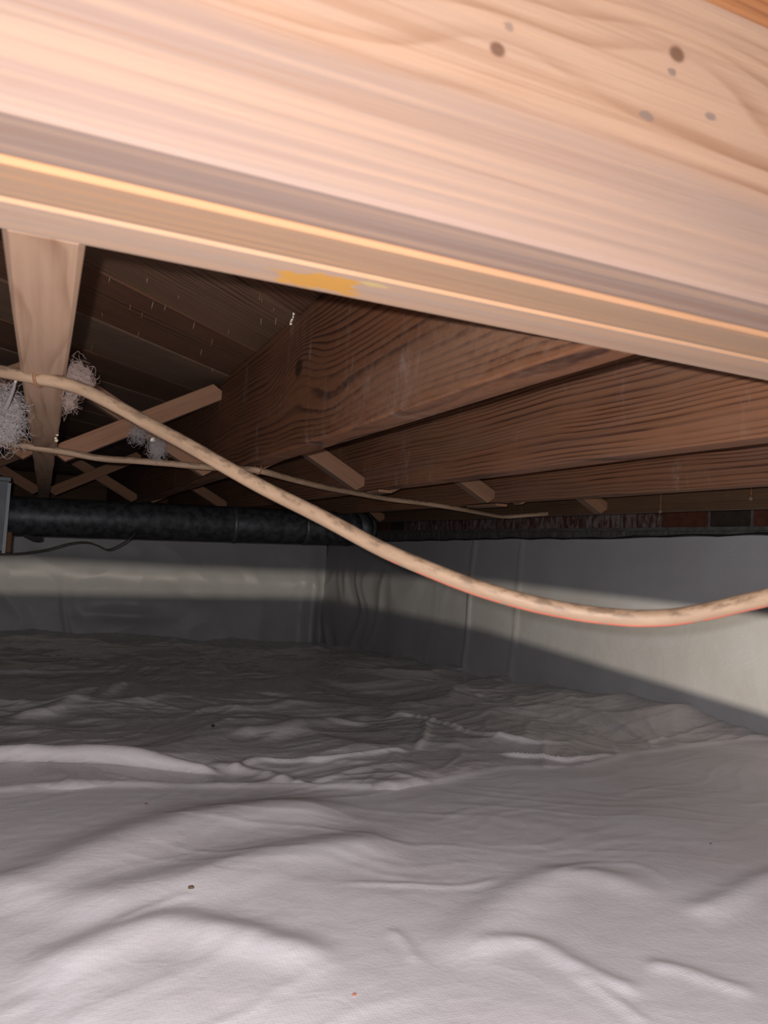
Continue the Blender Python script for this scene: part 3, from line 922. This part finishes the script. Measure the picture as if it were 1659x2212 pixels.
# ------------------------------------------------------------------ cables
CR = .0068
c1 = [(-110, 786, .870), (-40, 795, .850), (0, 802, .840), (45, 810, .832), (87, 818, .827), (130, 826, .822), (181, 842, .815), (253, 878, .800), (325, 918, .785), (398, 957, .770),
      (506, 1019, .745), (579, 1059, .730), (695, 1117, .705), (803, 1175, .682), (857, 1201, .672), (912, 1224, .662), (984, 1253, .650), (1056, 1278, .640), (1150, 1304, .628),
      (1234, 1321, .618), (1307, 1331, .612), (1380, 1336, .606), (1454, 1333, .602), (1527, 1321, .598), (1601, 1304, .596), (1659, 1290, .594), (1740, 1262, .59), (1850, 1215, .585)]
pc1 = catmull([at_depth(*p) for p in c1], 8)
o = tube('electrical_cable', pc1, CR, M['cable'], sides=16)
tag(o, 'thick tan electrical cable with red print sagging across the picture in front', 'cable', 'cables')
c2 = [on_y(-120, 940, 1.66), on_y(-40, 949, 1.66), on_y(0, 954, 1.66), on_y(72, 966, 1.66), on_y(145, 977, 1.66), on_y(217, 990, 1.66), on_y(289, 995, 1.66), on_y(362, 1001, 1.66), on_y(434, 1008, 1.66), on_y(500, 1012, 1.66), on_z(557, 1016, .157),
      on_z(622, 1033, .153), on_z(695, 1051, .150), on_z(767, 1065, .152), on_z(839, 1078, .153), on_z(912, 1087, .152), on_z(984, 1098, .148), on_x(1050, 1110, 1.29), on_x(1092, 1116, 1.42), on_x(1150, 1112, 1.51), on_x(1190, 1108, 1.585), on_x(1210, 1101, 1.63), on_x(1222, 1090, 1.70)]
o = tube('electrical_cable', catmull(c2, 7), CR, M['cable_b'], sides=12)
tag(o, 'thin looking tan cable farther back running under the joists to the brick wall', 'cable', 'cables')

def cable_staple(p, t, label):
    t = np.array(t) / np.linalg.norm(t)
    s = np.cross(np.array([0, 0, 1.0]), t); s /= np.linalg.norm(s)
    r_ = CR + .0012
    pts = [p + s * r_ + np.array([0, 0, .012])]
    for k_ in range(9):
        a = math.pi * k_ / 8
        pts.append(p + s * r_ * math.cos(a) - np.array([0, 0, r_ * math.sin(a)]))
    pts.append(p - s * r_ + np.array([0, 0, .012]))
    o = tube('cable_staple', pts, .0016, M['rust'], sides=6, up=tuple(t))
    return tag(o, label, 'staple', 'cable staples')
pA, pB = at_depth(84, 817.5, .8275), at_depth(96, 820, .826)
cable_staple(pA, pB - pA, 'rusty staple holding the thick cable under the pale joist')
pA = np.array(c2[10]); pB = np.array(c2[11])
cable_staple(pA, pB - pA, 'rusty staple holding the thin looking cable under the knotted joist')

# ------------------------------------------------------------------ insulation, webs, debris
def fluff(name, centre, size, n, rad, mat, label, cat, seed, steps=9, hang=0.0, curl=.5):
    rs = np.random.RandomState(seed)
    verts, faces = [], []
    for _ in range(n):
        p = np.array(centre) + rs.normal(0, 1, 3) * np.array(size) * .42
        d = rs.normal(0, 1, 3); d /= np.linalg.norm(d)
        st = np.array(size).mean() * rs.uniform(.08, .20)
        pts = [p]
        for _k in range(steps):
            d = d + rs.normal(0, curl, 3) - .35 * (p - np.array(centre)) / np.array(size); d[2] -= hang
            d /= np.linalg.norm(d)
            p = p + d * st
            pts.append(p)
        vv, ff, _u = tube_vf(pts, rad * rs.uniform(.6, 1.4), 3, caps=False)
        b = len(verts)
        verts += vv
        faces += [tuple(i + b for i in q) for q in ff]
    o = mesh_obj(name, verts, faces, mat, smooth=True)
    return tag(o, label, cat)
fluff('insulation_tuft', at_depth(166, 820, .865), (.017, .016, .019), 800, .00017, M['fluff_pink'], 'pinkish insulation tuft behind the thick cable beside the pale joist', 'insulation', 1)
fluff('insulation_tuft', at_depth(150, 862, .865), (.009, .009, .016), 150, .00015, M['fluff_pink'], 'small wisp of insulation hanging below the thick cable by the pale joist', 'insulation', 2, hang=.2)
fluff('insulation_tuft', at_depth(4, 900, 1.0), (.028, .03, .042), 1000, .0002, M['fluff_grey'], 'large shaggy insulation tuft at the left edge between the two cables', 'insulation', 3)
fluff('cobweb_clump', on_y(300, 938, 1.66), (.026, .018, .024), 230, .00018, M['fluff_grey'], 'upper grey cobweb clump hanging right of the bridging strut', 'cobweb', 4)
fluff('cobweb_clump', on_y(340, 969, 1.635), (.021, .014, .026), 420, .00019, M['fluff_grey'], 'lower grey cobweb clump resting on the thin looking cable', 'cobweb', 5)
# a twisted strand of web from the cable to the big tuft
sp_ = [at_depth(34, 822, .86), at_depth(28, 842, .90), at_depth(18, 868, .95), at_depth(6, 890, 1.0)]
o = tube('cobweb_strand', catmull(sp_, 5), [.0015, .0014, .0016, .0018, .002, .002, .0022, .0022, .0024, .0026, .003, .003, .0034, .0034, .0038, .004], M['fluff_grey'], sides=7)
tag(o, 'twisted web strand from the thick cable down to the large tuft', 'cobweb')

def lump(name, p, size, mat, label=None, cat=None, seed=0, parent=None, group=None):
    rs = np.random.RandomState(seed)
    verts, faces = [], []
    nu, nv = 8, 5
    verts.append(np.array(p) + np.array([0, 0, size[2]]))
    for j in range(1, nv):
        th = math.pi * j / nv
        for i in range(nu):
            ph = 2 * math.pi * i / nu
            k_ = rs.uniform(.8, 1.2)
            verts.append(np.array(p) + k_ * np.array([size[0] * math.sin(th) * math.cos(ph), size[1] * math.sin(th) * math.sin(ph), size[2] * math.cos(th)]))
    verts.append(np.array(p) - np.array([0, 0, size[2]]))
    for i in range(nu):
        faces.append((0, 1 + i, 1 + (i + 1) % nu))
        for j in range(nv - 2):
            a = 1 + j * nu + i; b = 1 + j * nu + (i + 1) % nu
            faces.append((a, a + nu, b + nu, b))
        faces.append((len(verts) - 1, 1 + (nv - 2) * nu + (i + 1) % nu, 1 + (nv - 2) * nu + i))
    o = mesh_obj(name, verts, faces, mat, parent, smooth=True)
    if label: tag(o, label, cat, group)
    return o
lump('egg_sac', on_y(330, 950, 1.645), (.0056, .0056, .0056), M['bead'], 'round white egg sac in the cobweb below the thick cable', 'egg sac', 1)

def clump(p, n, spread, mat, label, seed):
    rs = np.random.RandomState(seed)
    root = empty('debris_clump', tuple(p))
    tag(root, label, 'debris')
    for k_ in range(n):
        q = np.array(p) + rs.normal(0, 1, 3) * np.array(spread)
        lump('crumb', q, rs.uniform(.0012, .0030, 3), mat, seed=seed * 10 + k_, parent=root)
x2 = jl(2) - .003
clump(on_x(631, 684, x2), 9, (.001, .006, .006), M['crumb_pale'], 'pale crumb clump in the corner where the knotted joist meets the planks', 2)
clump(on_x(548, 749, x2), 3, (.001, .007, .002), M['bead'], 'white flake at the top of the knotted joist', 3)
clump(on_z(122, 946, HB - .002) * np.array([1, 1, 1]), 7, (.002, .02, .004), M['crumb_pale'], 'pale crumbs stuck to the edge of the pale joist above the thin looking cable', 4)
clump(at_depth(124, 986, 1.75), 3, (.003, .004, .003), M['crumb_pale'], 'tiny pale crumb hanging below the bridging strut', 5)

def floor_crumb(px, py, size, mat, label, seed, shape):
    p = ground_pt(px, py)
    z = float(shape(np.array([p[0]]), np.array([p[1]]))[0])
    for _ in range(12):
        d = ray(px, py); p = d * (z / d[2])
        z = float(shape(np.array([p[0]]), np.array([p[1]]))[0])
    lump('floor_crumb', (p[0], p[1], z + size[2] * .7), size, mat, label, 'debris', seed, group='crumbs on the sheets')
floor_crumb(460, 1570, (.0050, .005, .0042), M['crumb_dark'], 'black pellet on the wrinkled far ground sheet', 6, far_shape)
floor_crumb(413, 1919, (.0042, .0035, .002), M['crumb_brown'], 'brown insect husk on the smooth near ground sheet', 7, near_shape)
floor_crumb(765, 2150, (.0026, .0018, .0012), M['crumb_red'], 'small reddish crumb on the sheet at the bottom of the picture', 8, near_shape)
floor_crumb(316, 1737, (.003, .002, .0012), M['crumb_brown'], 'tiny brown fleck just in front of the sheet overlap at left', 9, near_shape)
floor_crumb(1535, 1823, (.002, .0016, .001), M['crumb_brown'], 'tiny brown fleck on the near sheet at the right', 10, near_shape)

# nails hanging under the last joist
for (px, py, L, lab) in ((1428, 1062, .055, 'rusty nail with a drop hanging under the last dark joist'), (1623, 1050, .03, 'short nail under the last dark joist near the right edge')):
    p = on_x(px, py, jl(5) - .012)
    root = empty('hanging_nail', tuple(p)); tag(root, lab, 'nail')
    q = np.array([p[0], p[1], p[2] - L])
    tube('shank', [np.array([p[0] + .016, p[1], p[2]]), p, (p + q) / 2, q], [.0025, .0025, .0022, .002], M['rust'], root, 6, up=(0, 1, 0))
    lump('nail_head', q, (.006, .006, .006), M['crumb_brown'], seed=31, parent=root)

# ------------------------------------------------------------------ added, unseen lamp on the floor behind the viewer
# Assumed source, added out of view: the hood's slot is shaped to throw the warm band that runs along the right and the back wall.
LP = np.array([.60, -.35, -.15])
az = math.radians(19.0)
fa = np.array([math.sin(az), math.cos(az), 0.0]); la = np.array([math.cos(az), -math.sin(az), 0.0])
D = .16
def slot(T):
    d = np.array(T) - LP
    s = D / d.dot(fa)
    return float(d.dot(la) * s), float(d[2] * s)
top_line = [slot(t) for t in ((-.30, 5.58, -.172), (1.0, 5.58, -.178), (1.96, 5.5, -.165), (1.96, 3.25, -.097), (1.96, 1.67, -.112), (1.96, .95, -.118))]
bot_line = [slot(t) for t in ((-.30, 5.58, -.392), (1.0, 5.58, -.372), (1.96, 5.5, -.350), (1.96, 3.25, -.331), (1.96, 1.67, -.395), (1.96, .95, -.46))]
lamp = empty('band_lamp', (float(LP[0]), float(LP[1]), float(near_shape(np.array([LP[0]]), np.array([LP[1]]))[0])))
tag(lamp, 'added black hooded lamp, unseen behind the viewer, slot shaped for the wall band', 'lamp')
def lp(a, b, c):        # local lamp frame: a sideways, b forward, c up
    return LP + la * a + fa * b + np.array([0, 0, c])
def slab(name, outline, b0, b1, mat, parent):
    n_ = len(outline)
    verts = [lp(a, b0, c) for a, c in outline] + [lp(a, b1, c) for a, c in outline]
    faces = [tuple(range(n_)), tuple(range(2 * n_ - 1, n_ - 1, -1))]
    for i in range(n_):
        j = (i + 1) % n_
        faces.append((i, i + n_, j + n_, j))
    return mesh_obj(name, verts, faces, mat, parent)
top_line = [(-.19, top_line[0][1])] + top_line + [(.22, top_line[-1][1])]
bot_line = [(-.19, bot_line[0][1])] + bot_line + [(.22, bot_line[-1][1])]
slab('upper_flap', top_line + [(.22, .10), (-.19, .10)], D - .0005, D + .0015, M['lamp_shell'], lamp)
slab('lower_flap', bot_line[::-1] + [(-.19, -.10), (.22, -.10)], D - .0005, D + .0015, M['lamp_shell'], lamp)
slab('back_plate', [(-.19, -.10), (.22, -.10), (.22, .10), (-.19, .10)], -.06, -.057, M['lamp_shell'], lamp)
slab('hood', [(-.19, .10), (.22, .10), (.22, .103), (-.19, .103)], -.06, D + .0015, M['lamp_shell'], lamp)
slab('floor_plate', [(-.19, -.103), (.22, -.103), (.22, -.10), (-.19, -.10)], -.06, D + .0015, M['lamp_shell'], lamp)
slab('side_plate', [(-.193, -.10), (-.19, -.10), (-.19, .10), (-.193, .10)], -.06, D + .0015, M['lamp_shell'], lamp)
slab('side_plate', [(.22, -.10), (.223, -.10), (.223, .10), (.22, .10)], -.06, D + .0015, M['lamp_shell'], lamp)
slab('foot', [(-.05, -.225), (.05, -.225), (.02, -.103), (-.02, -.103)], -.03, .08, M['lamp_shell'], lamp)
ld = bpy.data.lights.new('band_lamp_led', 'POINT')
ld.energy = 335.0
ld.color = (1.0, .88, .70)
ld.shadow_soft_size = .0011
led = bpy.data.objects.new('band_lamp_led', ld)
led.location = tuple(LP)
COL.objects.link(led)
led.parent = lamp
led.matrix_parent_inverse = Matrix.Translation(lamp.location).inverted()
